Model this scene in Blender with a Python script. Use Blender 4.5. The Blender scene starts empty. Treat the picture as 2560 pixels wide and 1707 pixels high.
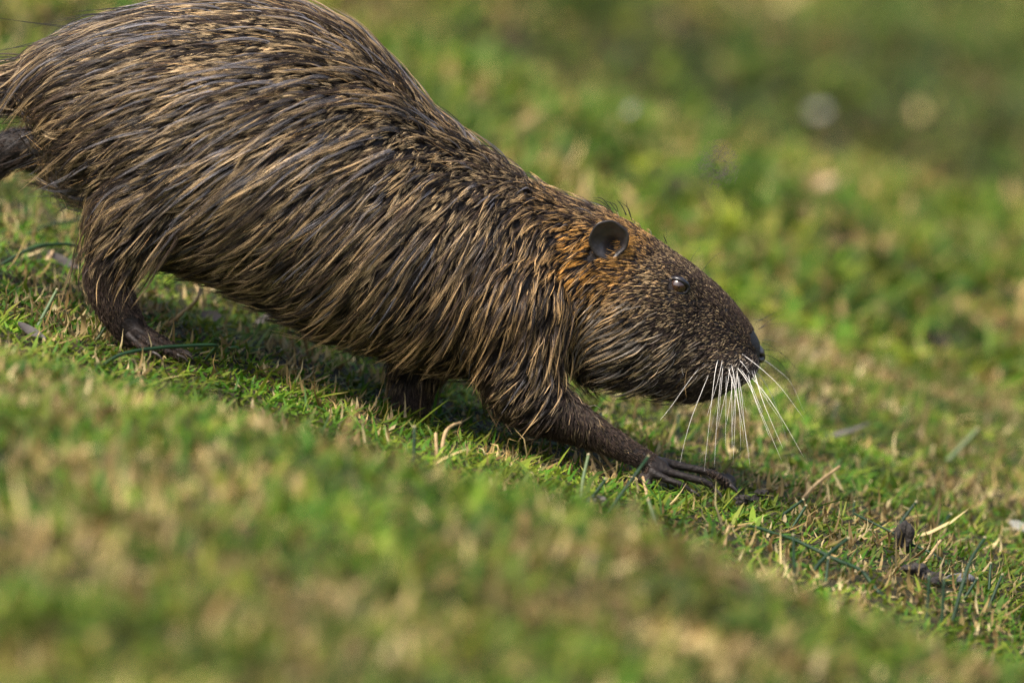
import bpy, bmesh, math, random
import numpy as np
from mathutils import Vector, Matrix
from mathutils.bvhtree import BVHTree

# ------------------------------------------------------------------ camera, sky, sun
S = bpy.context.scene
COL = S.collection
PITCH = math.radians(9.0)
DIST = 6.0
PX = 0.675 / 2560.0                       # metres per photo pixel at the animal
FW = np.array([0, math.cos(PITCH), -math.sin(PITCH)])
UPV = np.array([0, math.sin(PITCH), math.cos(PITCH)])
CAM = -FW * DIST

cd = bpy.data.cameras.new('camera')
cam = bpy.data.objects.new('camera', cd); COL.objects.link(cam)
cam.location = CAM.tolist()
cam.rotation_euler = (math.radians(90) - PITCH, 0, 0)
cd.sensor_width = 36.0
cd.lens = 36.0 * DIST / 0.675
cd.clip_start = 0.1; cd.clip_end = 2000
cd.dof.use_dof = True
cd.dof.focus_distance = DIST - 0.055
cd.dof.aperture_fstop = 4.5
S.camera = cam

SUN_EL, SUN_AZ = math.radians(60), math.radians(222)     # azimuth from +Y, clockwise seen from above
sd = Vector((math.sin(SUN_AZ) * math.cos(SUN_EL), math.cos(SUN_AZ) * math.cos(SUN_EL), math.sin(SUN_EL)))
W = bpy.data.worlds.new('World'); S.world = W; W.use_nodes = True
nt = W.node_tree
sky = nt.nodes.new('ShaderNodeTexSky'); sky.sky_type = 'NISHITA'; sky.sun_disc = False
sky.sun_elevation = SUN_EL; sky.sun_rotation = SUN_AZ
sky.air_density = 1.0; sky.dust_density = 6.0; sky.ozone_density = 1.0
bg = nt.nodes['Background']; bg.inputs['Strength'].default_value = 0.15
nt.links.new(sky.outputs['Color'], bg.inputs['Color'])
sl = bpy.data.lights.new('sun', 'SUN'); sl.energy = 2.2; sl.angle = math.radians(7); sl.color = (1.0, 0.94, 0.85)
so = bpy.data.objects.new('sun', sl); COL.objects.link(so)
so.rotation_euler = (-sd).to_track_quat('-Z', 'Y').to_euler()
so.location = (sd * 20)
S.view_settings.view_transform = 'Standard'; S.view_settings.look = 'None'
S.view_settings.exposure = 0.85; S.view_settings.gamma = 1.0
S.view_settings.use_curve_mapping = False
S.cycles.use_denoising = True; S.cycles.denoiser = 'OPENIMAGEDENOISE'; S.cycles.denoising_input_passes = 'RGB_ALBEDO_NORMAL'; S.cycles.denoising_prefilter = 'NONE'
S.cycles.max_bounces = 6; S.cycles.transparent_max_bounces = 4
S.cycles.caustics_reflective = False; S.cycles.caustics_refractive = False
S.cycles.sample_clamp_indirect = 3.0
S.cycles_curves.shape = 'RIBBONS'

R = random.Random(7)
rng = np.random.default_rng(11)

# ------------------------------------------------------------------ helpers
def ray(u, v):
    return FW * DIST + np.array([1.0, 0, 0]) * (u - 1280.0) * PX + UPV * (853.5 - v) * PX

def P(u, v, y):                           # photo pixel (2560 wide) -> point in the vertical plane at depth y
    d = ray(u, v)
    t = (y - CAM[1]) / d[1]
    return CAM + d * t

DS = 2560 / 2352.0
def D(u, v, y):                           # same, from coordinates of a 2352 wide view
    return P(u * DS, v * DS, y)
MM = DS * PX                              # metres per pixel of that view

def to_d(p):                              # points (n,3) -> coordinates in the 2352 wide view
    q = p - CAM
    dep = q @ FW
    u = q[:, 0] / dep * DIST / PX + 1280.0
    v = 853.5 - (q @ UPV) / dep * DIST / PX
    return u / DS, v / DS

def vnoise(x, y, scale, seed):
    r = np.random.default_rng(seed); n = 64
    g = r.random((n, n))
    fx, fy = np.asarray(x) / scale, np.asarray(y) / scale
    ix, iy = np.floor(fx).astype(int), np.floor(fy).astype(int)
    tx, ty = fx - ix, fy - iy
    tx, ty = tx * tx * (3 - 2 * tx), ty * ty * (3 - 2 * ty)
    a, b = g[ix % n, iy % n], g[(ix + 1) % n, iy % n]
    c, d = g[ix % n, (iy + 1) % n], g[(ix + 1) % n, (iy + 1) % n]
    return (a * (1 - tx) + b * tx) * (1 - ty) + (c * (1 - tx) + d * tx) * ty

def mesh_np(name, V, F, mat, parent=None, smooth=True, col=None, loops=None):
    me = bpy.data.meshes.new(name)
    V = np.asarray(V, dtype=np.float32)
    if isinstance(F, np.ndarray):
        k = F.shape[1]; nf = F.shape[0]
        me.vertices.add(len(V)); me.vertices.foreach_set('co', V.ravel())
        me.loops.add(nf * k); me.loops.foreach_set('vertex_index', F.astype(np.int32).ravel())
        me.polygons.add(nf)
        me.polygons.foreach_set('loop_start', np.arange(0, nf * k, k, dtype=np.int32))
        me.update(calc_edges=True)
    else:
        me.from_pydata([tuple(map(float, v)) for v in V], [], F); me.update()
    if smooth:
        me.polygons.foreach_set('use_smooth', np.ones(len(me.polygons), dtype=bool))
    if col is not None:
        a = me.attributes.new('col', 'FLOAT_COLOR', 'POINT')
        c4 = np.ones((len(V), 4), dtype=np.float32); c4[:, :3] = col
        a.data.foreach_set('color', c4.ravel())
    me.materials.append(mat)
    o = bpy.data.objects.new(name, me); COL.objects.link(o)
    if parent is not None:
        o.parent = parent
        o.matrix_parent_inverse = Matrix.Translation(-parent.location)
    return o

def empty(name, loc):
    o = bpy.data.objects.new(name, None); COL.objects.link(o)
    o.location = [float(c) for c in loc]; o.empty_display_size = 0.05
    return o

def tag(o, label, cat, group=None):
    o['label'] = label; o['category'] = cat
    if group: o['group'] = group
    return o

def smooth_path(pts, n):
    pts = np.asarray(pts, float)
    if len(pts) == 2:
        t = np.linspace(0, 1, n)[:, None]
        return pts[0] * (1 - t) + pts[1] * t
    q = np.vstack([2 * pts[0] - pts[1], pts, 2 * pts[-1] - pts[-2]])
    out = []
    for t in np.linspace(0, len(pts) - 1, n):
        i = min(int(t), len(pts) - 2); f = t - i
        p0, p1, p2, p3 = q[i], q[i + 1], q[i + 2], q[i + 3]
        out.append(0.5 * ((2 * p1) + (-p0 + p2) * f + (2 * p0 - 5 * p1 + 4 * p2 - p3) * f * f + (-p0 + 3 * p1 - 3 * p2 + p3) * f ** 3))
    return np.array(out)

def tube_geo(path, radii, sides=8, flat=None):
    path = np.asarray(path, float); n = len(path)
    radii = np.interp(np.linspace(0, 1, n), np.linspace(0, 1, len(radii)), radii)
    T = np.gradient(path, axis=0); T /= np.linalg.norm(T, axis=1)[:, None] + 1e-12
    ref = np.array([0, 1.0, 0]) if abs(T[0][1]) < 0.9 else np.array([1.0, 0, 0])
    V, F = [], []
    for i in range(n):
        a = ref - T[i] * (ref @ T[i]); a /= np.linalg.norm(a) + 1e-12
        b = np.cross(T[i], a); ref = a
        for k in range(sides):
            th = 2 * math.pi * k / sides
            V.append(path[i] + radii[i] * (math.cos(th) * a + math.sin(th) * b * (flat or 1.0)))
    for i in range(n - 1):
        for k in range(sides):
            k2 = (k + 1) % sides
            F.append((i * sides + k, i * sides + k2, (i + 1) * sides + k2, (i + 1) * sides + k))
    F.append(tuple(range(sides - 1, -1, -1)))
    F.append(tuple((n - 1) * sides + k for k in range(sides)))
    return V, F

# ------------------------------------------------------------------ materials
def new_mat(name):
    m = bpy.data.materials.new(name); m.use_nodes = True
    n = m.node_tree
    return m, n, n.nodes['Principled BSDF'], n.nodes['Material Output']

def ramp(n, fac, stops):
    r = n.nodes.new('ShaderNodeValToRGB')
    e = r.color_ramp.elements
    e[0].position, e[0].color = stops[0][0], (*stops[0][1], 1)
    e[1].position, e[1].color = stops[-1][0], (*stops[-1][1], 1)
    for p, c in stops[1:-1]:
        k = e.new(p); k.color = (*c, 1)
    n.links.new(fac, r.inputs['Fac'])
    return r.outputs['Color']

def noise(n, scale, detail=4, rough=0.6, coord='Object'):
    tc = n.nodes.new('ShaderNodeTexCoord')
    t = n.nodes.new('ShaderNodeTexNoise')
    t.inputs['Scale'].default_value = scale; t.inputs['Detail'].default_value = detail
    t.inputs['Roughness'].default_value = rough
    n.links.new(tc.outputs[coord], t.inputs['Vector'])
    return t.outputs['Fac']

def bump(n, h, strength, dist, bsdf):
    b = n.nodes.new('ShaderNodeBump'); b.inputs['Strength'].default_value = strength; b.inputs['Distance'].default_value = dist
    n.links.new(h, b.inputs['Height']); n.links.new(b.outputs['Normal'], bsdf.inputs['Normal'])

def simple_mat(name, stops, scale, rough=0.7, bstr=0.4, bdist=0.001, spec=0.4, bscale=None):
    m, n, p, o = new_mat(name)
    f = noise(n, scale)
    n.links.new(ramp(n, f, stops), p.inputs['Base Color'])
    p.inputs['Roughness'].default_value = rough
    p.inputs['Specular IOR Level'].default_value = spec
    bump(n, noise(n, bscale or scale * 3), bstr, bdist, p)
    return m

M_SOIL = simple_mat('soil', [(0.3, (0.014, 0.015, 0.007)), (0.5, (0.030, 0.028, 0.012)), (0.7, (0.062, 0.050, 0.022))], 60, 0.9, 0.8, 0.006, 0.2)
M_SKIN = simple_mat('dark_skin', [(0.3, (0.008, 0.006, 0.005)), (0.7, (0.022, 0.016, 0.013))], 160, 0.52, 0.8, 0.0012, 0.3, 420)
M_EAR = simple_mat('ear_skin', [(0.3, (0.024, 0.020, 0.019)), (0.7, (0.055, 0.047, 0.045))], 140, 0.34, 0.5, 0.0008, 0.55, 450)
M_NOSE = simple_mat('nose_skin', [(0.3, (0.030, 0.023, 0.020)), (0.7, (0.065, 0.050, 0.045))], 300, 0.34, 0.5, 0.0004, 0.5, 1500)
M_CLAW = simple_mat('claw_horn', [(0.3, (0.02, 0.016, 0.013)), (0.7, (0.06, 0.048, 0.04))], 200, 0.35)
M_LID = simple_mat('eyelid_skin', [(0.3, (0.006, 0.005, 0.005)), (0.7, (0.016, 0.013, 0.013))], 300, 0.3, 0.3, 0.0003, 0.6)
M_CLOD = simple_mat('soil_clod_mud', [(0.3, (0.012, 0.01, 0.008)), (0.7, (0.04, 0.033, 0.027))], 120, 0.75, 0.9, 0.002)
M_STONE = simple_mat('stone_grey', [(0.3, (0.06, 0.06, 0.062)), (0.7, (0.16, 0.16, 0.165))], 140, 0.8, 0.6, 0.001)
M_RUSH = simple_mat('rush_green', [(0.3, (0.006, 0.022, 0.009)), (0.7, (0.018, 0.052, 0.018))], 90, 0.45, 0.2, 0.0004, 0.25)
M_RUSHP = simple_mat('rush_pale', [(0.3, (0.06, 0.11, 0.045)), (0.7, (0.14, 0.18, 0.07))], 90, 0.5, 0.2, 0.0004, 0.4)
M_CUT = simple_mat('rush_cut_end', [(0.3, (0.22, 0.2, 0.11)), (0.7, (0.42, 0.36, 0.2))], 200, 0.8)
M_STRAW = simple_mat('straw_dry', [(0.3, (0.24, 0.15, 0.065)), (0.7, (0.50, 0.36, 0.18))], 120, 0.75, 0.5, 0.0006, 0.3)
M_FEATH = simple_mat('feather_white', [(0.3, (0.20, 0.20, 0.17)), (0.7, (0.33, 0.33, 0.28))], 200, 0.7)
M_DRYLEAF = simple_mat('dry_leaf_grey', [(0.3, (0.035, 0.03, 0.027)), (0.7, (0.12, 0.105, 0.095))], 100, 0.6, 0.5, 0.001)
M_DRYTAN = simple_mat('dry_leaf_tan', [(0.3, (0.26, 0.17, 0.09)), (0.7, (0.48, 0.35, 0.2))], 100, 0.7, 0.5, 0.001)

def hair_mat(name, rough=0.35, radial=0.5):
    m = bpy.data.materials.new(name); m.use_nodes = True
    n = m.node_tree; n.nodes.remove(n.nodes['Principled BSDF'])
    h = n.nodes.new('ShaderNodeBsdfHairPrincipled')
    h.model = 'CHIANG'; h.parametrization = 'COLOR'
    h.inputs['Roughness'].default_value = rough
    h.inputs['Radial Roughness'].default_value = radial
    h.inputs['Coat'].default_value = 0.0
    h.inputs['Random Roughness'].default_value = 0.2
    a = n.nodes.new('ShaderNodeAttribute'); a.attribute_name = 'col'
    n.links.new(a.outputs['Color'], h.inputs['Color'])
    n.links.new(h.outputs['BSDF'], n.nodes['Material Output'].inputs['Surface'])
    return m
def fur_mat(name):
    m, n, p, o = new_mat(name)
    a = n.nodes.new('ShaderNodeAttribute'); a.attribute_name = 'col'
    n.links.new(a.outputs['Color'], p.inputs['Base Color'])
    p.inputs['Roughness'].default_value = 0.42; p.inputs['Specular IOR Level'].default_value = 0.22
    return m
M_FUR = fur_mat('fur')
M_GUARD = fur_mat('guard_fur'); M_GUARD.node_tree.nodes['Principled BSDF'].inputs['Roughness'].default_value = 0.33; M_GUARD.node_tree.nodes['Principled BSDF'].inputs['Specular IOR Level'].default_value = 0.5
m, n, p, o = new_mat('whisker_white'); p.inputs['Base Color'].default_value = (0.85, 0.80, 0.72, 1); p.inputs['Roughness'].default_value = 0.35
M_WH = m
m, n, p, o = new_mat('whisker_black'); p.inputs['Base Color'].default_value = (0.014, 0.011, 0.01, 1); p.inputs['Roughness'].default_value = 0.35
M_WB = m
m, n, p, o = new_mat('whisker_tan'); p.inputs['Base Color'].default_value = (0.5, 0.3, 0.12, 1); p.inputs['Roughness'].default_value = 0.4
M_WT = m
# grass: blade colour from the blade itself, light through the blade
m = bpy.data.materials.new('grass_blade'); m.use_nodes = True
n = m.node_tree; p = n.nodes['Principled BSDF']
a = n.nodes.new('ShaderNodeAttribute'); a.attribute_name = 'col'
n.links.new(a.outputs['Color'], p.inputs['Base Color'])
p.inputs['Roughness'].default_value = 0.55; p.inputs['Specular IOR Level'].default_value = 0.22
tr = n.nodes.new('ShaderNodeBsdfTranslucent'); n.links.new(a.outputs['Color'], tr.inputs['Color'])
mx = n.nodes.new('ShaderNodeMixShader'); mx.inputs[0].default_value = 0.32
n.links.new(p.outputs[0], mx.inputs[1]); n.links.new(tr.outputs[0], mx.inputs[2])
n.links.new(mx.outputs[0], n.nodes['Material Output'].inputs['Surface'])
M_GRASS = m

# ------------------------------------------------------------------ the ground
_a, _b = P(400, 886, -0.055), P(1700, 1238, -0.055)
SLK = (_b[2] - _a[2]) / (_b[0] - _a[0])
_crest = [(0, 905), (300, 965), (600, 1020), (900, 1115), (1200, 1205), (1500, 1280), (1760, 1385), (2100, 1515), (2300, 1590), (2560, 1680)]
def ycrest(x): return np.interp(x, [-0.34, -0.1, 0.1, 0.34], [-0.55, -0.75, -0.9, -0.95])
_cx, _cz = [], []
for (u, v) in _crest:
    y = float(ycrest((u - 1280) * PX)); q = P(u, v + 85, y); _cx.append(q[0]); _cz.append(q[2])
def base_z(x):
    L = 2.5
    return _a[2] + SLK * L * np.tanh((x - _a[0]) / L)
_cdz = np.array(_cz) - base_z(np.array(_cx))
def sstep(a, b, x):
    t = np.clip((x - a) / (b - a), 0, 1); return t * t * (3 - 2 * t)
def zg(x, y):
    x = np.asarray(x, float); y = np.asarray(y, float)
    z = base_z(x)
    yc = ycrest(x)
    w = 1 - sstep(yc, yc + 0.38, y)
    fade = sstep(-7.5, -3.0, y)                               # the near bank levels out again under the camera
    z = z + w * np.interp(x, _cx, _cdz) * (0.3 + 0.7 * fade)
    near = np.exp(-((x / 0.5) ** 2 + ((y) / 0.3) ** 2))
    z = z + (vnoise(x + 50, y + 50, 0.11, 3) - 0.5) * 0.010 * (1 - 0.5 * near)
    z = z + (vnoise(x + 50, y + 50, 0.45, 4) - 0.5) * 0.035 * (1 - near)
    far = sstep(1.0, 6.0, y)
    z = z + (vnoise(x + 50, y + 50, 1.7, 5) - 0.5) * 0.25 * far
    z = z - 0.009 * np.exp(-(((x + 0.062) / .07) ** 2 + ((y - .03) / .10) ** 2))
    dy = y - (2.55 + 0.35 * (x - 0.3))                        # shallow hollow behind
    z = z - 0.10 * np.exp(-(dy / 0.35) ** 2) * sstep(-0.5, 0.3, x)
    return z

def ground_hit(u, v):
    d = ray(u, v); d = d / np.linalg.norm(d)
    t = np.arange(3.2, 16, 0.004)
    q = CAM[None] + d[None] * t[:, None]
    h = q[:, 2] - zg(q[:, 0], q[:, 1])
    i = int(np.argmax(h < 0))
    return q[i] if h[i] < 0 else q[-1]

def axis(lo, hi, step, far, k=1.16):
    a = list(np.arange(lo, hi + step / 2, step))
    s, x = step, hi
    while x < far: s *= k; x += s; a.append(x)
    s, x = step, lo
    while x > -far: s *= k; x -= s; a.insert(0, x)
    return np.array(a)
gx, gy = axis(-0.8, 0.8, 0.02, 300), axis(-2.2, 4.0, 0.025, 300)
GX, GY = np.meshgrid(gx, gy)
GV = np.stack([GX.ravel(), GY.ravel(), zg(GX.ravel(), GY.ravel())], 1)
nx, ny = len(gx), len(gy)
ii = (np.arange(ny - 1)[:, None] * nx + np.arange(nx - 1)[None]).ravel()
ground = mesh_np('ground', GV, np.stack([ii, ii + 1, ii + nx + 1, ii + nx], 1), M_SOIL)
ground['kind'] = 'structure'; ground['label'] = 'grassy sloping ground of dark soil and thatch'; ground['category'] = 'ground'

# ------------------------------------------------------------------ grass
def blades(name, n, xr, yr, ln, wd, dry, seg=3, sink=0.002, seed=1, elev=(15, 80), label=None, xfun=None, tint=1.0, hole=None):
    r = np.random.default_rng(seed)
    y = r.uniform(yr[0], yr[1], n)
    x = r.uniform(xr[0], xr[1], n) if xfun is None else xfun(y, r)
    if hole is not None:
        out = (np.abs(x) > hole[0] + hole[3] * np.maximum(y, 0)) | (y < hole[1]) | (y > hole[2]); x, y = x[out], y[out]; n = len(x)
    # clumping: keep where a clump noise is high
    keep = r.random(n) < 0.35 + 0.9 * vnoise(x + 50, y + 50, 0.045, seed + 20)
    x, y = x[keep], y[keep]; n = len(x)
    z = zg(x, y) - sink
    patch = vnoise(x + 50, y + 50, 0.09, 31) * 0.5 + vnoise(x + 50, y + 50, 0.30, 32) * 0.5
    drab = vnoise(x + 50, y + 50, 0.05, 33)
    dryp = np.clip(dry + (patch - 0.5) * 0.75 + (drab - 0.5) * 1.0, 0.03, 0.95)
    isdry = r.random(n) < dryp
    L = ln * np.exp(r.normal(0, 0.35, n)); Wd = wd * np.exp(r.normal(0, 0.28, n))
    az = r.uniform(0, 2 * np.pi, n)
    el = np.radians(r.uniform(elev[0], elev[1], n)); el = np.where(isdry, el * r.uniform(0.1, 0.9, n), el)
    bend = np.where(isdry, r.normal(0.0, 1.5, n), -np.abs(r.normal(0.5, 0.5, n)))
    tw = r.normal(0, 0.6, n); side0 = r.uniform(-0.6, 0.6, n)
    g = r.random(n)
    # real colours of blades, fresh to dry
    c_dark = np.array([0.015, 0.048, 0.006]); c_mid = np.array([0.050, 0.136, 0.008]); c_yel = np.array([0.165, 0.195, 0.020])
    t2 = np.clip(g * 0.75 + patch * 0.55, 0, 1)[:, None]
    cg = np.where(t2 < 0.5, c_dark + (c_mid - c_dark) * t2 * 2, c_mid + (c_yel - c_mid) * (t2 * 2 - 1))
    h = r.random(n)[:, None]
    d1, d2, d3 = np.array([0.13, 0.080, 0.026]), np.array([0.34, 0.245, 0.095]), np.array([0.54, 0.44, 0.23])
    cdry = np.where(h < 0.5, d1 + (d2 - d1) * h * 2, d2 + (d3 - d2) * (h * 2 - 1))
    clb = np.exp((vnoise(x + 50, y + 50, 0.028, 34) - .5) * 1.1 + (vnoise(x + 50, y + 50, 0.075, 35) - .5) * .7)[:, None]
    c = np.where(isdry[:, None], cdry, cg) * np.asarray(tint) * clb
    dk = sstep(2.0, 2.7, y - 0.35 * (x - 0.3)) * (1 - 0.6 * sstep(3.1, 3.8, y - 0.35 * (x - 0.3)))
    dk = dk * np.clip(0.25 + x * 1.6, 0.0, 1)                # shade of the hollow painted into the blade colours
    hollow_shade = np.array([0.030, 0.055, 0.014])
    c = c * (1 - 0.45 * dk[:, None]) + hollow_shade * 0.45 * dk[:, None]
    K = seg + 1
    pos = np.zeros((n, K, 3)); p0 = np.stack([x, y, z], 1); pos[:, 0] = p0
    hd = np.stack([np.cos(az), np.sin(az), np.zeros(n)], 1)
    for i in range(1, K):
        e = el + bend * (i - 0.5) / seg
        hz = np.cos(e)[:, None] * hd + np.array([0, 0, 1.0]) * np.sin(e)[:, None]
        pos[:, i] = pos[:, i - 1] + hz * (L / seg)[:, None]
    sd0 = np.stack([-np.sin(az), np.cos(az), np.zeros(n)], 1)
    V = np.zeros((n, 2 * seg + 1, 3)); CC = np.zeros((n, 2 * seg + 1, 3))
    prof = {2: [0.8, 1.0], 3: [0.75, 1.0, 0.7]}[seg]
    for i in range(seg):
        s = sd0 + np.array([0, 0, 1.0]) * (side0 + tw * i / seg)[:, None]
        s /= np.linalg.norm(s, axis=1)[:, None]
        off = s * (Wd * 0.5 * prof[i])[:, None]
        V[:, 2 * i] = pos[:, i] - off; V[:, 2 * i + 1] = pos[:, i] + off
        CC[:, 2 * i] = CC[:, 2 * i + 1] = c
    V[:, 2 * seg] = pos[:, seg]; CC[:, 2 * seg] = c
    # some fresh blades have a dry tip
    tip = (r.random(n) < 0.25) & ~isdry
    CC[tip, 2 * seg] = np.array([0.33, 0.23, 0.09])
    nv = 2 * seg + 1
    F = []
    b0 = np.arange(n) * nv
    for i in range(seg - 1):
        a0 = b0 + 2 * i
        F.append(np.stack([a0, a0 + 1, a0 + 3], 1)); F.append(np.stack([a0, a0 + 3, a0 + 2], 1))
    a0 = b0 + 2 * (seg - 1)
    F.append(np.stack([a0, a0 + 1, a0 + 2], 1))
    o = mesh_np(name, V.reshape(-1, 3), np.concatenate(F), M_GRASS, None, True, CC.reshape(-1, 3))
    o['kind'] = 'stuff'
    if label: o['label'] = label
    o['category'] = 'grass'
    return o

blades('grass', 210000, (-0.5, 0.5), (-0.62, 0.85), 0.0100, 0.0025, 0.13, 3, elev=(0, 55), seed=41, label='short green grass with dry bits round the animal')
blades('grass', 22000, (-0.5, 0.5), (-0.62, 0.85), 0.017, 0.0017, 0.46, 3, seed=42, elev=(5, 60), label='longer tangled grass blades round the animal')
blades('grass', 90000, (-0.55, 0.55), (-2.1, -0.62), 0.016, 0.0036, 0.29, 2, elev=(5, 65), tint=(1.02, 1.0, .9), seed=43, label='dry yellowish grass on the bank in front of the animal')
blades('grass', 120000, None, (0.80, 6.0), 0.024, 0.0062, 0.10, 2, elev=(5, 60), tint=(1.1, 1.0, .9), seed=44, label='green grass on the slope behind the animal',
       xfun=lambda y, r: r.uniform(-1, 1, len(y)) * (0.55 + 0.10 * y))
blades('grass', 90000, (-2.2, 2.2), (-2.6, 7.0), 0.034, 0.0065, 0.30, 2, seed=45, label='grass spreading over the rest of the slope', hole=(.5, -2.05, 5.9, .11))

# ------------------------------------------------------------------ the animal: one continuous body
root_loc = ground_hit(1000, 1050); root_loc = np.array([root_loc[0], 0.0, float(zg(root_loc[0], 0.0))])
animal = empty('nutria', root_loc)
tag(animal, 'brown nutria with wet bristly fur walking downhill over the grass', 'nutria')

def ring_loft(st, nseg=40):
    V, F = [], []
    for (T, B, w, yc, e) in st:
        t = D(T[0], T[1], yc); b = D(B[0], B[1], yc)
        c = (t + b) / 2; h = (t - b) / 2
        for k in range(nseg):
            th = 2 * math.pi * k / nseg
            cs, sn = math.cos(th), math.sin(th)
            ex = 2 / e
            V.append(c + h * math.copysign(abs(cs) ** ex, cs) + np.array([0, w * math.copysign(abs(sn) ** ex, sn), 0]))
    n = len(st)
    for i in range(n - 1):
        for k in range(nseg):
            k2 = (k + 1) % nseg
            F.append((i * nseg + k, i * nseg + k2, (i + 1) * nseg + k2, (i + 1) * nseg + k))
    F.append(tuple(range(nseg - 1, -1, -1))); F.append(tuple((n - 1) * nseg + k for k in range(nseg)))
    return V, F

# (top, bottom, half width, y, superellipse power), in pixels of the 2352 wide view, under the fur
stations = [
    ((62, 168), (84, 250), .024, 0, 2.0), ((98, 128), (112, 335), .046, 0, 2.0), ((152, 98), (152, 405), .066, 0, 2.1),
    ((240, 58), (235, 470), .082, 0, 2.1), ((340, 30), (320, 560), .092, 0, 2.1), ((450, 14), (420, 600), .097, 0, 2.1),
    ((580, 8), (540, 640), .098, 0, 2.1), ((690, 18), (640, 690), .096, 0, 2.1), ((800, 76), (725, 735), .092, 0, 2.1),
    ((900, 170), (810, 768), .087, 0, 2.1), ((985, 262), (890, 802), .081, 0, 2.1), ((1075, 325), (980, 828), .075, 0, 2.1),
    ((1160, 382), (1080, 850), .068, 0, 2.1), ((1235, 432), (1185, 860), .060, 0, 2.1), ((1310, 464), (1275, 835), .052, 0, 2.1),
    ((1385, 488), (1365, 818), .046, 0, 2.2), ((1455, 520), (1445, 860), .043, 0, 2.3), ((1525, 565), (1520, 906), .041, 0, 2.3),
    ((1590, 610), (1588, 920), .037, 0, 2.3), ((1645, 655), (1646, 906), .033, 0, 2.3), ((1690, 702), (1690, 884), .027, 0, 2.3),
    ((1722, 745), (1719, 864), .022, 0, 2.3), ((1738, 771), (1734, 850), .017, 0, 2.3), ((1746, 788), (1742, 836), .012, 0, 2.2)]
BV, BF = [], []
def addgeo(vf):
    o = len(BV); BV.extend(vf[0]); BF.extend([tuple(i + o for i in f) for f in vf[1]])
addgeo(ring_loft(stations))
def limb(pts, sides=14, n=30):
    path = smooth_path([D(p[0], p[1], p[2]) for p in pts], n)
    rad = smooth_path([[p[3] * MM, 0, 0] for p in pts], n)[:, 0]
    addgeo(tube_geo(path, np.maximum(rad, 0.001), sides))
def ball(u, v, y, rx, ry, rz, seg=20):
    bm = bmesh.new(); bmesh.ops.create_uvsphere(bm, u_segments=seg, v_segments=seg // 2, radius=1)
    c = D(u, v, y)
    bm.verts.ensure_lookup_table()
    addgeo(([c + np.array([q.co.x * rx, q.co.y * ry, q.co.z * rz]) for q in bm.verts], [tuple(q.index for q in f.verts) for f in bm.faces])); bm.free()

# near hind leg: thigh, raised heel, foot, toes
limb([(360, 400, -.055, 125), (310, 500, -.062, 100), (276, 575, -.064, 68), (246, 640, -.064, 50), (264, 695, -.064, 46), (292, 745, -.064, 40), (320, 780, -.064, 31)])
hind_toes = [[(300, 762, -.082, 13), (345, 790, -.086, 10), (385, 806, -.088, 8), (412, 818, -.088, 5)],
             [(310, 758, -.072, 14), (352, 778, -.074, 11), (395, 798, -.074, 8), (424, 812, -.074, 5)],
             [(318, 756, -.062, 14), (358, 774, -.060, 11), (398, 794, -.058, 8), (426, 808, -.058, 5)],
             [(312, 758, -.052, 13), (348, 776, -.047, 10), (386, 796, -.044, 8), (410, 808, -.044, 5)],
             [(292, 766, -.088, 11), (325, 795, -.096, 8), (355, 812, -.10, 5)]]
for t in hind_toes: limb(t, 8, 14)
# near foreleg stretched forward
limb([(1190, 740, -.038, 110), (1195, 850, -.046, 92), (1230, 918, -.050, 68), (1300, 960, -.052, 49), (1375, 1000, -.052, 34), (1440, 1034, -.052, 27), (1490, 1060, -.052, 22), (1530, 1076, -.052, 17)])
fore_fingers = [[(1500, 1058, -.046, 15), (1560, 1070, -.044, 11), (1610, 1080, -.043, 10), (1652, 1094, -.043, 9), (1680, 1118, -.043, 5)],
                [(1498, 1072, -.054, 15), (1550, 1088, -.055, 11), (1595, 1100, -.056, 10), (1626, 1110, -.056, 9), (1645, 1128, -.056, 5)],
                [(1490, 1080, -.060, 14), (1530, 1100, -.064, 10), (1566, 1114, -.066, 9), (1592, 1130, -.067, 5)],
                [(1500, 1056, -.040, 13), (1550, 1064, -.034, 9), (1590, 1076, -.031, 8), (1618, 1092, -.030, 4)],
                [(1470, 1090, -.058, 12), (1490, 1112, -.064, 9), (1505, 1124, -.066, 5)]]
for t in fore_fingers: limb(t, 8, 16)
# far foreleg, upright
limb([(985, 760, .030, 85), (960, 850, .026, 56), (946, 910, .022, 43), (944, 965, .020, 38), (950, 1000, .020, 30)])
for k, dx in enumerate((-14, 6, 24, 40)):
    limb([(945 + dx * 0.4, 985, .016 - k * .002, 13), (958 + dx, 1000, .014 + k * .004, 10), (975 + dx, 1008, .012 + k * .006, 6)], 8, 10)
# far hind leg pushed back, out behind the rump
limb([(300, 400, .055, 95), (190, 370, .060, 70), (90, 345, .062, 52), (10, 350, .062, 46), (-60, 420, .062, 40), (-100, 520, .062, 33), (-95, 610, .062, 28), (-70, 668, .062, 22)])
for k in range(4):
    limb([(-78, 655, .048 + k * .009, 12), (-40, 690, .046 + k * .010, 9), (-5, 706, .045 + k * .011, 5)], 8, 10)
# tail
limb([(140, 200, 0, 70), (60, 205, 0, 50), (0, 203, 0, 42), (-90, 225, 0, 36), (-260, 300, .01, 25), (-480, 430, .02, 20), (-720, 560, .03, 13), (-900, 640, .03, 6)], 14, 40)
# cheek and shoulder masses
ball(1450, 730, -.018, .052, .032, .046); ball(1450, 730, .018, .052, .032, .046)
ball(1640, 830, -.012, .030, .024, .019); ball(1640, 830, .012, .030, .024, .019)
ball(1160, 690, -.022, .050, .054, .045); ball(1160, 690, .022, .050, .054, .045)

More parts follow.
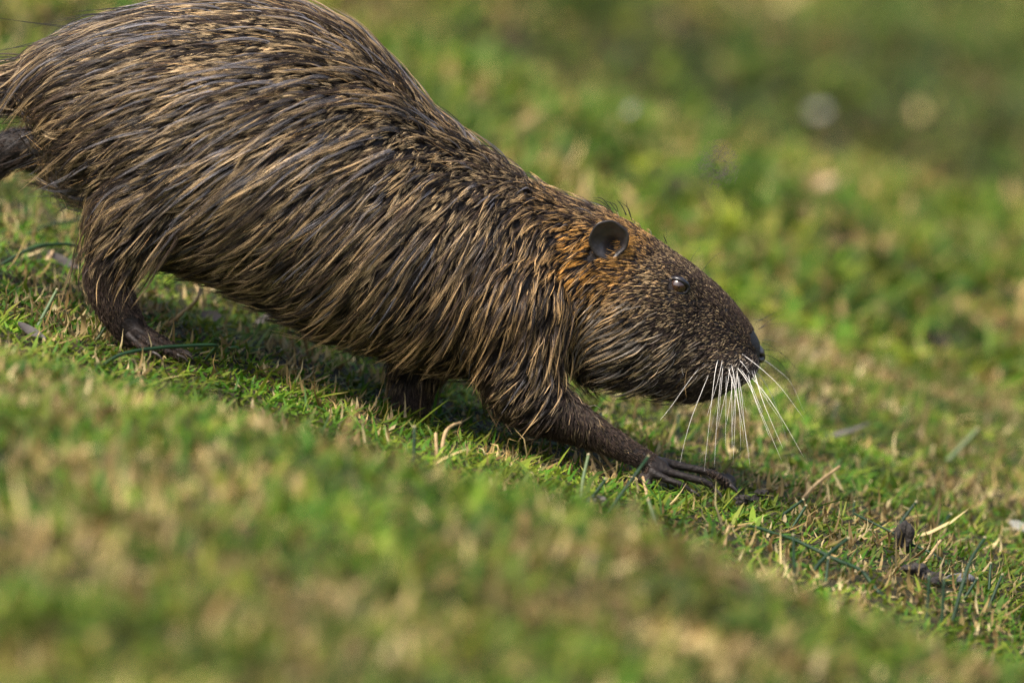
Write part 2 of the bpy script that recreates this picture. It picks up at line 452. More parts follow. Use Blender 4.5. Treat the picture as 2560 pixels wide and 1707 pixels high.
tmp = bpy.data.meshes.new('tmp'); tmp.from_pydata([tuple(map(float, v)) for v in BV], [], BF); tmp.update()
to = bpy.data.objects.new('tmp', tmp); COL.objects.link(to)
md = to.modifiers.new('r', 'REMESH'); md.mode = 'VOXEL'; md.voxel_size = 0.0016
md2 = to.modifiers.new('s', 'SMOOTH'); md2.factor = 0.5; md2.iterations = 5
dg = bpy.context.evaluated_depsgraph_get(); dg.update()
bm_ = bpy.data.meshes.new_from_object(to.evaluated_get(dg))
bpy.data.objects.remove(to); bpy.data.meshes.remove(tmp)
nv = len(bm_.vertices)
V = np.zeros(nv * 3, dtype=np.float32); bm_.vertices.foreach_get('co', V); V = V.reshape(-1, 3).astype(float)

# eye socket and nostril dents
EYE = D(1558, 657, -.0385)
bm_.materials.clear(); bm_.materials.append(M_SKIN)
bm_.polygons.foreach_set('use_smooth', np.ones(len(bm_.polygons), dtype=bool)); bm_.update()
bm_.name = 'body'
body = bpy.data.objects.new('body', bm_); COL.objects.link(body)
body.parent = animal; body.matrix_parent_inverse = Matrix.Translation(-animal.location)
bvh = BVHTree.FromPolygons([tuple(v) for v in V], [tuple(p.vertices) for p in bm_.polygons])

def surf(u, v, side=-1):                  # point on the near (or far) flank behind a pixel of the 2352 view
    o = D(u, v, -0.4 if side < 0 else 0.4)
    d = D(u, v, 0.4 if side < 0 else -0.4) - o
    h = bvh.ray_cast(Vector(o), Vector(d).normalized())
    return h[0], h[1]

# ------------------------------------------------------------------ fur
FLOW = np.array([
    (-300, 300, -.9, .45), (-50, 220, -1, .2), (50, 250, -1, .12), (100, 150, -.97, .25), (300, 60, -.96, .28), (300, 250, -.94, .33), (300, 400, -.9, .42),
    (150, 380, -.85, .5), (60, 330, -.9, .35), (250, 520, -.68, .72), (280, 620, -.55, .8), (500, 100, -.97, .22), (500, 300, -.92, .38), (500, 500, -.84, .55), (450, 620, -.72, .68),
    (720, 30, -.97, .15), (850, 150, -.92, .3), (800, 350, -.88, .47), (750, 550, -.80, .6), (650, 690, -.75, .65), (980, 300, -.93, .33),
    (950, 500, -.82, .57), (900, 700, -.66, .75), (860, 810, -.62, .78), (1100, 380, -.88, .42), (1100, 520, -.64, .76), (1080, 680, -.5, .86),
    (1050, 820, -.55, .83), (1200, 460, -.75, .6), (1200, 600, -.42, .9), (1200, 750, -.36, .93), (1150, 880, -.65, .73), (1250, 940, -.75, .6),
    (1320, 540, -.75, .6), (1300, 600, -.85, .42), (1270, 700, -.42, .9), (1300, 800, -.18, .97), (1340, 640, -.85, .45), (1400, 620, -.96, .1),
    (1450, 550, -.82, -.3), (1350, 480, -.9, .05), (1420, 500, -.9, -.15), (1500, 640, -.97, .08), (1560, 600, -.9, -.33), (1620, 650, -.85, -.45),
    (1690, 720, -.75, -.6), (1735, 770, -.55, -.8), (1600, 720, -.97, .12), (1450, 740, -.88, .45), (1550, 790, -.92, .38), (1650, 790, -.95, .25),
    (1710, 830, -.7, .6), (1400, 820, -.93, .32), (1500, 870, -.9, .4), (1600, 895, -.75, .6), (1340, 920, .05, .98), (1400, 990, .45, .85),
    (1310, 990, -.2, .9), (1450, 1040, .8, .5), (240, 680, .1, .95), (300, 740, .4, .8), (940, 930, -.05, 1), (960, 990, 0, 1)])
# region table: u, v, underfur length mm, guard length mm, tan amount, orange, guard density, lift
REG = np.array([
    (-300, 300, 5, 10, .2, 0, .1, .6), (-50, 220, 5, 12, .25, 0, .2, .6), (10, 205, 7, 18, .35, 0, .3, .7), (60, 250, 16, 40, .55, 0, .8, 1), (150, 130, 17, 55, .55, 0, .9, 1), (300, 60, 14, 50, .6, 0, .7, .6), (500, 40, 12, 44, .65, 0, .6, .5),
    (720, 40, 9, 40, .6, 0, .6, .45), (300, 300, 17, 52, .7, .05, 1, 1), (500, 250, 16, 52, .8, .05, 1, 1), (750, 200, 13, 50, .8, .05, 1, .8), (300, 500, 17, 40, .5, .1, .9, 1.1),
    (270, 610, 12, 26, .3, .15, .6, .8), (240, 660, 4, 8, .1, 0, .12, .5), (300, 745, 1.5, 3, .03, 0, .0, .4), (500, 450, 18, 50, .75, .1, 1, 1.1), (450, 610, 17, 30, .55, .2, 1, 1.3), (650, 680, 18, 30, .6, .2, 1, 1.3),
    (700, 450, 18, 52, .8, .1, 1, 1), (900, 300, 12, 48, .75, .1, 1.1, .8), (900, 500, 17, 50, .75, .15, 1.1, 1), (850, 700, 20, 46, .6, .25, 1.1, 1.2), (900, 820, 14, 22, .5, .35, 1, 1.2),
    (1050, 350, 10, 36, .65, .15, .9, .7), (1100, 500, 14, 40, .65, .2, 1.1, .9), (1100, 700, 17, 44, .5, .35, 1.2, 1), (1050, 850, 12, 20, .4, .3, 1, 1.1), (1150, 410, 9, 30, .55, .2, .7, .6), (1250, 560, 13, 32, .6, .45, 1.1, .9),
    (1250, 700, 16, 38, .55, .4, 1.2, 1), (1270, 820, 14, 34, .5, .3, 1, 1), (1180, 880, 12, 22, .35, .2, .9, 1), (1250, 950, 10, 18, .18, .05, .6, 1), (1330, 960, 6, 10, .12, 0, .25, .8), (1400, 1000, 4, 6, .08, 0, .1, .6),
    (1450, 1040, 2, 4, .04, 0, .0, .4), (1540, 1085, .8, 2, 0, 0, 0, .3), (1350, 480, 8, 18, .5, .45, .4, .7), (1330, 560, 10, 20, .7, .9, .6, .9), (1350, 610, 11, 20, .9, 1, .5, .8), (1420, 630, 8, 14, .85, .85, .3, .6), (1460, 560, 4, 7, .75, .75, .1, .5),
    (1540, 600, 3, 5, .55, .35, 0, .4), (1500, 660, 5, 9, .75, .35, .15, .5), (1620, 660, 3, 5, .3, .1, 0, .4), (1560, 690, 3, 5, .6, .3, 0, .4), (1700, 730, 2.6, 4, .12, 0, 0, .4), (1740, 780, 1.2, 2, .1, 0, 0, .3), (1640, 750, 3.2, 5, .55, .1, 0, .5), (1690, 790, 3.2, 5, .5, .1, 0, .6),
    (1420, 720, 11, 26, .75, .4, 1.8, .8), (1450, 800, 12, 28, .6, .1, 2.2, .9), (1540, 790, 7, 20, .6, .05, 1.6, .7), (1600, 830, 7, 16, .45, 0, 1.2, .8), (1500, 880, 9, 18, .3, 0, 1.2, 1), (1620, 895, 5, 9, .15, 0, .2, .8), (1710, 850, 2.4, 4, .6, -.4, 0, .8), (1690, 880, 3, 5, .5, -.4, 0, .8),
    (940, 930, 5, 10, .06, 0, .15, .7), (960, 1000, 2, 4, 0, 0, 0, .4)])

def idw(tab, u, v, ncol):
    out = np.zeros((len(u), ncol))
    for a in range(0, len(u), 20000):
        b = slice(a, a + 20000)
        d2 = (u[b, None] - tab[None, :, 0]) ** 2 + (v[b, None] - tab[None, :, 1]) ** 2
        w = 1.0 / (d2 + 500) ** 2
        w /= w.sum(1, keepdims=True)
        out[b] = w @ tab[:, 2:2 + ncol]
    return out

# triangles of the body for sampling
bm_.calc_loop_triangles()
TRI = np.zeros(len(bm_.loop_triangles) * 3, dtype=np.int32); bm_.loop_triangles.foreach_get('vertices', TRI); TRI = TRI.reshape(-1, 3)
VN = np.zeros(nv * 3, dtype=np.float32); bm_.vertices.foreach_get('normal', VN); VN = VN.reshape(-1, 3).astype(float)
A = V[TRI]; AR = np.linalg.norm(np.cross(A[:, 1] - A[:, 0], A[:, 2] - A[:, 0]), axis=1) / 2
ACEN = A.mean(1); ANOR = VN[TRI].mean(1)
side_w = np.where(ANOR[:, 1] > 0.35, 0.4, 1.0)

def sample(n, weight):
    w = AR * weight; w = w / w.sum()
    t = rng.choice(len(TRI), n, p=w)
    r1, r2 = rng.random(n), rng.random(n); s = np.sqrt(r1)
    bc = np.stack([1 - s, s * (1 - r2), s * r2], 1)
    p = (A[t] * bc[:, :, None]).sum(1); nn = (VN[TRI[t]] * bc[:, :, None]).sum(1)
    return p, nn / np.linalg.norm(nn, axis=1)[:, None]

def flow_dir(p, nn, jitter):
    u, v = to_d(p)
    f = idw(FLOW, u, v, 2)
    ang = jitter
    fx = f[:, 0] * np.cos(ang) - f[:, 1] * np.sin(ang); fy = f[:, 0] * np.sin(ang) + f[:, 1] * np.cos(ang)
    d = np.stack([fx, np.zeros(len(p)), -fy], 1)
    d = d - nn * (d * nn).sum(1)[:, None]
    l = np.linalg.norm(d, axis=1)[:, None]
    return d / np.maximum(l, 1e-4)

def trace(p, nn, L, hmax, jit, K, prof):
    """clump spines that run over the body along the flow, K points each"""
    n = len(p); out = np.zeros((n, K, 3)); nor = np.zeros((n, K, 3))
    out[:, 0] = p - nn * 0.0008; nor[:, 0] = nn
    q = p.copy(); cn = nn.copy(); ds = L / (K - 1)
    pd = None; free = int(K * .42) + 1; loosef = rng.random(n) < .8
    for k in range(1, K):
        d = flow_dir(q, cn, jit * (0.6 + 0.4 * k / K))
        if pd is not None:
            d = 0.55 * pd + 0.45 * d; d = d - cn * (d * cn).sum(1)[:, None] * 0.7
            d /= np.linalg.norm(d, axis=1)[:, None] + 1e-9
        pd = d
        q2 = q + d * ds[:, None]
        for i in range(n):
            loc, no, _, dist = bvh.find_nearest(q2[i])
            # keep going straight past an edge (belly fringe) instead of clinging round it
            if k >= free and (cn[i][2] < 0.08 or cn[i][0] < -.55) and loosef[i]:
                q[i] = q2[i] - np.array([0, 0, ds[i] * .12])
            elif dist < 0.006 and no.dot(Vector(cn[i])) > 0.55:
                q[i] = loc; cn[i] = no
            else:
                q[i] = q2[i]
        out[:, k] = q + cn * (hmax * prof[k])[:, None]; nor[:, k] = cn
    return out, nor

def build_curves(name, pts, rad, col, mat, parent):
    n, K, _ = pts.shape
    c = bpy.data.hair_curves.new(name)
    c.add_curves([K] * n)
    c.attributes['position'].data.foreach_set('vector', pts.astype(np.float32).ravel()) if 'position' in c.attributes else None
    ra = c.attributes.get('radius') or c.attributes.new('radius', 'FLOAT', 'POINT')
    ra.data.foreach_set('value', rad.astype(np.float32).ravel())
    ca = c.attributes.new('col', 'FLOAT_COLOR', 'POINT')
    c4 = np.ones((n * K, 4), dtype=np.float32); c4[:, :3] = col.reshape(-1, 3)
    ca.data.foreach_set('color', c4.ravel())
    c.materials.append(mat)
    o = bpy.data.objects.new(name, c); COL.objects.link(o)
    o.parent = parent; o.matrix_parent_inverse = Matrix.Translation(-animal.location)
    return o

def strands(spine, nor, m, Rc, conv, wob, lenvar, cp=0.7):
    """m strands per clump gathering towards the spine"""
    n, K, _ = spine.shape
    s = np.linspace(0, 1, K)
    t = spine[:, 1] - spine[:, 0]; t /= np.linalg.norm(t, axis=1)[:, None] + 1e-9
    b = np.cross(nor[:, 0], t)
    ang = rng.uniform(0, 2 * np.pi, (n, m)); rr = np.sqrt(rng.random((n, m))) * Rc[:, None]
    off = (np.cos(ang) * rr)[..., None] * b[:, None] + (np.sin(ang) * rr)[..., None] * t[:, None]
    f = 1 - conv[:, None, None] * (s ** cp)[None, None]
    ls = np.clip(1 - np.abs(rng.normal(0, lenvar, (n, m))), 0.45, 1.0)
    # resample the spine for the strand's own length
    sp = np.zeros((n, m, K, 3)); idx = s[None, None] * ls[..., None] * (K - 1)
    i0 = np.clip(np.floor(idx).astype(int), 0, K - 2); fr = (idx - i0)[..., None]
    ar = np.arange(n)[:, None, None]
    sp = spine[ar, i0] * (1 - fr) + spine[ar, i0 + 1] * fr
    out = sp + off[:, :, None] * f[..., None]
    w1 = rng.normal(0, 1, (n, m, 1, 1)) * b[:, None, None] + rng.normal(0, .7, (n, m, 1, 1)) * nor[:, :1][:, None]
    out = out + w1 * (wob[:, None, None, None] * (s ** 1.5)[None, None, :, None])
    return out.reshape(n * m, K, 3)

def cmix(a, b, t): return a + (b - a) * t

EARP = (1397, 545)
def mask_out(p, nn):
    u, v = to_d(p)
    bad = ((u - 1560) / 22) ** 2 + ((v - 657) / 15) ** 2 < 1          # eye
    bad |= ((u - 1748) / 10) ** 2 + ((v - 812) / 19) ** 2 < 1         # nose pad
    bad |= (u < 135) & (v > 290) & (p[:, 1] > .035)
    bad |= ((u - 1400) / 26) ** 2 + ((v - 560) / 30) ** 2 < 1         # inside the ear
    return bad

K = 7
S7 = np.linspace(0, 1, K)
# --- dense underfur with pale tips
uc, vc = to_d(ACEN)
regT = idw(REG, uc, vc, 6)
dens = np.clip(16.0 / (regT[:, 0] + 2.0), 0.7, 4.0)
naked = regT[:, 0] < 1.6
p, nn = sample(40000, side_w * dens * ~naked)
ok = ~mask_out(p, nn); p, nn = p[ok], nn[ok]
u, v = to_d(p); rg = idw(REG, u, v, 6)
L = rg[:, 0] / 1000 * np.exp(rng.normal(0, .18, len(p)))
prof = np.array([0, .55, .85, 1.0, 1.05, 1.05, 1.0])
big = vnoise(u + 900, v + 900, 60, 77) - 0.5; big2 = vnoise(u + 900, v + 900, 22, 78) - 0.5
lp, ln_ = sample(7000, side_w * ~naked * np.clip(14 / (regT[:, 0] + 2), .6, 3))
lu, lv = to_d(lp); lr = idw(REG, lu, lv, 6)
lbig = vnoise(lu + 900, lv + 900, 60, 77) - 0.5
lL = lr[:, 0] / 1000 * 1.25 * np.exp(rng.normal(0, .2, len(lp)))
lsp, lno = trace(lp, ln_, lL, lL * (0.16 + 0.16 * rng.random(len(lp))) * lr[:, 5], rng.normal(0, .24, len(lp)) + lbig * .6, K, prof)
lock = np.zeros(len(p), dtype=int)
for a_ in range(0, len(p), 2000):
    d2 = ((p[a_:a_ + 2000, None] - lp[None]) ** 2).sum(2); lock[a_:a_ + 2000] = d2.argmin(1)
lockb = rng.normal(0, .24, len(lp))[lock]; lockt = rng.random(len(lp))[lock]
sp, no = trace(p, nn, L, L * (0.14 + 0.12 * rng.random(len(p))) * rg[:, 5], rng.normal(0, .12, len(p)) + big * 0.5 + big2 * 0.3, K, prof)
pull = np.clip(.55 + rng.normal(0, .18, len(p)), 0, .9)[:, None] * (S7 ** .8)[None]
sp = sp + (lsp[lock] - sp) * pull[..., None] * np.clip(L / .007, 0, 1)[:, None, None]
m = 7
Rc = np.clip(L * 0.16, 0.0006, 0.0022)
pts = strands(sp, no, m, Rc, np.full(len(p), .62), L * .03, .2)
N = len(pts)
rgm = np.repeat(rg, m, 0); um, vm = np.repeat(u, m), np.repeat(v, m)
cl_b = np.repeat(rng.normal(0, .18, len(p)) + lockb, m); st_b = rng.normal(0, .25, N)
bright = np.exp(cl_b + st_b)[:, None]
dark = np.array([0.014, 0.010, 0.007]); tan_ = np.array([0.56, 0.41, 0.225]); org = np.array([0.66, 0.33, 0.07]); white = np.array([0.55, 0.48, 0.40])
o_ = np.clip(rgm[:, 3], 0, 1)[:, None]; wq = np.clip(-rgm[:, 3] * 2.5, 0, 1)[:, None]
tipc = cmix(cmix(tan_, org, np.clip(o_ * 1.25 - .2, 0, 1)), white, wq) * bright
tam = np.clip(rgm[:, 2] + rng.normal(0, .1, N), 0, 1)[:, None]
kt = np.repeat(rng.random(len(p)) * .6 + lockt * .4, m)
kt = np.where(rng.random(N) < .15, rng.random(N), kt)
is_tan = (kt[:, None] < 0.12 + 0.62 * tam)
tipc = np.where(is_tan, tipc * (0.55 + 0.45 * tam), np.array([0.048, 0.035, 0.026]) * bright)
rootc = dark * bright + (wq * 0.3 + o_ * 0.05) * tipc
start = rng.uniform(.20, .48, N)[:, None]
tt = np.clip((S7[None] - start) / 0.22, 0, 1)
tt = tt * (1 - 0.55 * np.clip((S7[None] - .9) / .1, 0, 1))
col = rootc[:, None] * (1 - tt[..., None]) + tipc[:, None] * tt[..., None]
rad = (np.clip(0.00008 + 0.0000035 * rgm[:, 0], 0.00008, 0.00014) * np.exp(rng.normal(0, .2, N)))[:, None] * np.array([1, 1, 1, .95, .8, .55, .15])[None]
fur = build_curves('fur', pts, rad, col, M_FUR, animal)
fur['label'] = 'short brown fur with pale tan tips'

# --- very short dense hair of the face and lower legs
hz = (regT[:, 0] < 9.5) & ~naked
p, nn = sample(30000, side_w * hz * np.clip(9.0 / (regT[:, 0] + 1.0), .8, 3.0))
ok = ~mask_out(p, nn); p, nn = p[ok], nn[ok]
u, v = to_d(p); rg = idw(REG, u, v, 6)
L = np.clip(rg[:, 0], 2.2, 8) / 1000 * np.exp(rng.normal(0, .2, len(p)))
KH = 5; SH = np.linspace(0, 1, KH)
big2 = vnoise(u + 900, v + 900, 16, 88) - 0.5
sp, no = trace(p, nn, L, L * (0.16 + 0.14 * rng.random(len(p))), rng.normal(0, .22, len(p)) + big2 * 0.7, KH, np.array([0, .6, .9, 1.0, 1.0]))
m = 4
pts = strands(sp, no, m, np.clip(L * 0.14, .0003, .0009), np.full(len(p), .75), L * .06, .2)
N = len(pts); rgm = np.repeat(rg, m, 0)
bright = np.exp(np.repeat(rng.normal(0, .28, len(p)), m) + rng.normal(0, .2, N))[:, None]
o_ = np.clip(rgm[:, 3], 0, 1)[:, None]; wq = np.clip(-rgm[:, 3] * 2.5, 0, 1)[:, None]
tam = np.clip(rgm[:, 2], 0, 1)[:, None]
kt = np.repeat(rng.random(len(p)), m)[:, None]
brown_ = np.array([0.070, 0.047, 0.036]) * bright
tipc = np.where(kt < 0.06 + 0.62 * tam, cmix(cmix(np.array([.44, .33, .19]), org, np.clip(o_ * 1.25 - .35, 0, 1)), white, wq) * bright * np.clip(.15 + 1.1 * tam, 0, 1), brown_)
rootc = np.array([0.020, 0.013, 0.010]) * bright + o_ * .08 * tipc
tt = np.clip((SH[None] - rng.uniform(.25, .5, N)[:, None]) / .25, 0, 1)[..., None]
col = rootc[:, None] * (1 - tt) + tipc[:, None] * tt
rad = (0.00011 * np.exp(rng.normal(0, .2, N)))[:, None] * np.array([1, 1, .95, .7, .2])[None]
short = build_curves('short_hair', pts, rad, col, M_FUR, animal)
short['label'] = 'very short speckled hair of the face and lower legs'

# --- dark hair of the far hind leg and tail
fl_w = ((ACEN[:, 1] > .03) & (uc < 150) & (vc > 280)) | (uc < 20)
p, nn = sample(3500, fl_w * 1.0)
L = np.full(len(p), .006) * np.exp(rng.normal(0, .3, len(p)))
sp, no = trace(p, nn, L, L * .2, rng.normal(0, .35, len(p)), KH, np.array([0, .6, .9, 1.0, 1.0]))
pts = strands(sp, no, 3, np.full(len(p), .0006), np.full(len(p), .6), L * .05, .2)
N = len(pts); c0 = np.array([.045, .030, .022]) * np.exp(rng.normal(0, .5, N))[:, None]
build_curves('short_hair', pts, np.full((N, KH), .0001) * np.array([1, 1, .9, .7, .2])[None], np.repeat(c0[:, None], KH, 1), M_FUR, animal)

# --- long guard hair, gathered into wet dark spikes
KG = 9; SG = np.linspace(0, 1, KG)
gd = regT[:, 4]
p, nn = sample(4200, side_w * np.clip(gd, 0, 2) * (regT[:, 1] > 7) * (1 + 0.5 * np.clip(20 - regT[:, 1], 0, 12) / 6))
ok = ~mask_out(p, nn); p, nn = p[ok], nn[ok]
u, v = to_d(p); rg = idw(REG, u, v, 6)
L = rg[:, 1] / 1000 * np.exp(rng.normal(0, .25, len(p))) * np.where(rng.random(len(p)) < .35, .6, 1.0)
prof = np.array([0, .5, .85, 1.1, 1.2, 1.25, 1.25, 1.25, 1.3])
hm = np.clip(0.0022 + 0.055 * L + rg[:, 0] / 1000 * 0.12, 0, .0075) * (0.8 + 0.6 * rng.random(len(p))) * (0.55 + 0.45 * rg[:, 5])
big = vnoise(u + 900, v + 900, 110, 79) - 0.5
sp, no = trace(p, nn, L, hm, rng.normal(0, .11, len(p)) - 0.06 + big * 0.3, KG, prof)
m = 9
pts = strands(sp, no, m, np.clip(L * 0.075, .0007, .0036), np.full(len(p), .93), L * .010, .34, 0.55)
N = len(pts); rgm = np.repeat(rg, m, 0)
bright = np.exp(np.repeat(rng.normal(0, .3, len(p)), m) + rng.normal(0, .2, N))[:, None]
slate = np.array([0.17, 0.158, 0.162]); brown = np.array([0.07, 0.045, 0.028])
kind = np.repeat(rng.random(len(p)), m)
cheek = np.repeat((u > 1340) & (v > 690), m)
upper = np.repeat(np.clip((640 - v) / 300, .15, 1) * np.clip((u - 100) / 400, .3, 1), m)
basec = np.where((kind < .34 * upper)[:, None], slate, np.where((kind < .6)[:, None], brown, np.array([.022, .015, .011]))) * bright
basec = np.where((cheek & (kind < .6))[:, None], np.array([.20, .165, .125]) * bright, basec)
o_ = np.clip(rgm[:, 3], 0, 1)[:, None]
lighttip = np.repeat(rng.random(len(p)), m) < (0.42 + 0.5 * o_[:, 0])
tipc = np.where(lighttip[:, None], cmix(np.array([.44, .31, .16]), np.array([.55, .32, .11]), o_) * bright, basec * 1.1)
tt = np.clip((SG[None] - 0.45) / 0.3, 0, 1)[..., None]
col = basec[:, None] * (1 - tt) + tipc[:, None] * tt
rad = (0.000095 * np.exp(rng.normal(0, .2, N)))[:, None] * np.interp(SG, [0, .6, .85, 1], [1, 1, .7, .15])[None]
guard = build_curves('guard_hair', pts, rad, col, M_GUARD, animal)
guard['label'] = 'long dark wet guard hairs clumped into spikes'

# --- single loose hairs sticking out
p, nn = sample(2600, side_w * np.clip(gd, .15, 1) * (1 + 2.0 * (ANOR[:, 2] < -.2)) * (regT[:, 1] > 6))
u, v = to_d(p); rg = idw(REG, u, v, 6)
L = np.clip(rg[:, 1], 6, 60) / 1000 * rng.uniform(.5, 1.0, len(p))
sp, no = trace(p, nn, L, np.clip(L * .22, .001, .009), rng.normal(0, .35, len(p)), KG, SG)
bright = np.exp(rng.normal(0, .4, len(p)))[:, None]
c0 = np.where((rng.random(len(p)) < .4)[:, None], np.array([.45, .27, .11]), np.array([.03, .022, .018])) * bright
col = np.repeat(c0[:, None], KG, 1)
rad = np.full((len(p), 1), .00010) * np.interp(SG, [0, .6, 1], [1, .8, .2])[None]
loose = build_curves('loose_hair', sp, rad, col, M_FUR, animal)
loose['label'] = 'single loose hairs lifting off the coat'

fl = []
for a in [[(330, 30), (220, 60), (100, 58), (-30, 42)], [(360, 12), (280, 30), (200, 36), (70, 62)], [(300, 24), (240, 34), (200, 40), (140, 66), (110, 84)], [(150, 90), (60, 108), (-20, 122)], [(120, 100), (40, 130), (-30, 150)],
          [(420, 4), (330, 14), (250, 22), (160, 28)], [(260, 44), (190, 52), (150, 70), (100, 96)], [(1130, 352), (1155, 362), (1185, 405)], [(1160, 370), (1185, 385), (1205, 420)], [(1010, 262), (1060, 290), (1105, 325)], [(1100, 330), (1130, 340), (1150, 360)],
          [(1440, 498), (1432, 475), (1415, 458)], [(1450, 505), (1446, 480), (1435, 462)], [(1420, 488), (1405, 470), (1390, 462)], [(1535, 560), (1532, 550), (1520, 535)], [(1400, 478), (1380, 462), (1360, 458)], [(100, 180), (30, 205), (-20, 200)], [(110, 240), (40, 235), (-20, 225)],
          [(120, 300), (50, 320), (0, 345)], [(120, 330), (40, 360), (-10, 385)], [(140, 350), (80, 375), (30, 385)], [(130, 310), (60, 300), (-10, 320)]]:
    for j in range(2):
        y0 = rng.uniform(-.03, .01)
        fl.append(smooth_path([D(q[0] + rng.normal(0, 4), q[1] + rng.normal(0, 3), y0) for q in a], KG))
fl = np.array(fl)
build_curves('loose_hair', fl, np.full(fl.shape[:2], .00024) * np.interp(SG, [0, .6, 1], [1, .9, .2])[None], np.full(fl.shape, .02) * np.array([1, .85, .8]), M_FUR, animal)

# ------------------------------------------------------------------ eyes, ears, nose, claws, whiskers
def uv_ball(name, c, r, mat, parent, seg=24, scale=(1, 1, 1)):
    bm = bmesh.new(); bmesh.ops.create_uvsphere(bm, u_segments=seg, v_segments=seg // 2, radius=1)
    Vv = [(c[0] + q.co.x * r * scale[0], c[1] + q.co.y * r * scale[1], c[2] + q.co.z * r * scale[2]) for q in bm.verts]
    Ff = [tuple(q.index for q in f.verts) for f in bm.faces]; bm.free()
    return mesh_np(name, Vv, Ff, mat, parent)

m, n, p_, o_n = new_mat('eye_dark')
p_.inputs['Base Color'].default_value = (0.036, 0.016, 0.008, 1)
p_.inputs['Roughness'].default_value = 0.08; p_.inputs['Specular IOR Level'].default_value = 0.6
p_.inputs['Coat Weight'].default_value = 1.0; p_.inputs['Coat Roughness'].default_value = 0.06
M_EYE = m
m, n, p_, o_n = new_mat('pupil'); p_.inputs['Base Color'].default_value = (0.006, 0.004, 0.004, 1); p_.inputs['Roughness'].default_value = 0.1
M_PUP = m
for side in (-1, 1):
    h, hn = surf(1558, 657, side)
    c = np.array(h) + np.array([0, 0.0022 * -side, 0])
    eye = uv_ball('eye', c, 0.0060, M_EYE, animal)
    eye['label'] = 'small dark brown glossy eye'
    pc = c + np.array([0.0002, 0.0049 * side, 0.0])
    uv_ball('pupil', pc, 0.0016, M_PUP, eye, 12, (0.5, 0.82, 1.0))
    # eyelids: a tilted almond ring round the ball
    path = []
    for k in range(28):
        th = 2 * math.pi * k / 28
        ex, ez = 0.0070 * math.cos(th), 0.0046 * math.sin(th)
        ca, sa = math.cos(-0.5), math.sin(-0.5)
        x, z = ex * ca - ez * sa, ex * sa + ez * ca
        yy = math.sqrt(max(0.0064 ** 2 - x * x - z * z, 0.0016 ** 2))
        path.append(c + np.array([x, yy * side * 0.86, z]))
    Vv, Ff = [], []
    for k in range(28):
        rad_dir = path[k] - c; rad_dir /= np.linalg.norm(rad_dir)
        tdir = path[(k + 1) % 28] - path[k - 1]; tdir /= np.linalg.norm(tdir)
        b = np.cross(tdir, rad_dir)
        for j in range(8):
            a = 2 * math.pi * j / 8
            Vv.append(path[k] + 0.0014 * (math.cos(a) * rad_dir + 1.25 * math.sin(a) * b))
    for k in range(28):
        for j in range(8):
            Ff.append((k * 8 + j, k * 8 + (j + 1) % 8, ((k + 1) % 28) * 8 + (j + 1) % 8, ((k + 1) % 28) * 8 + j))
    mesh_np('eyelid', Vv, Ff, M_LID, eye)

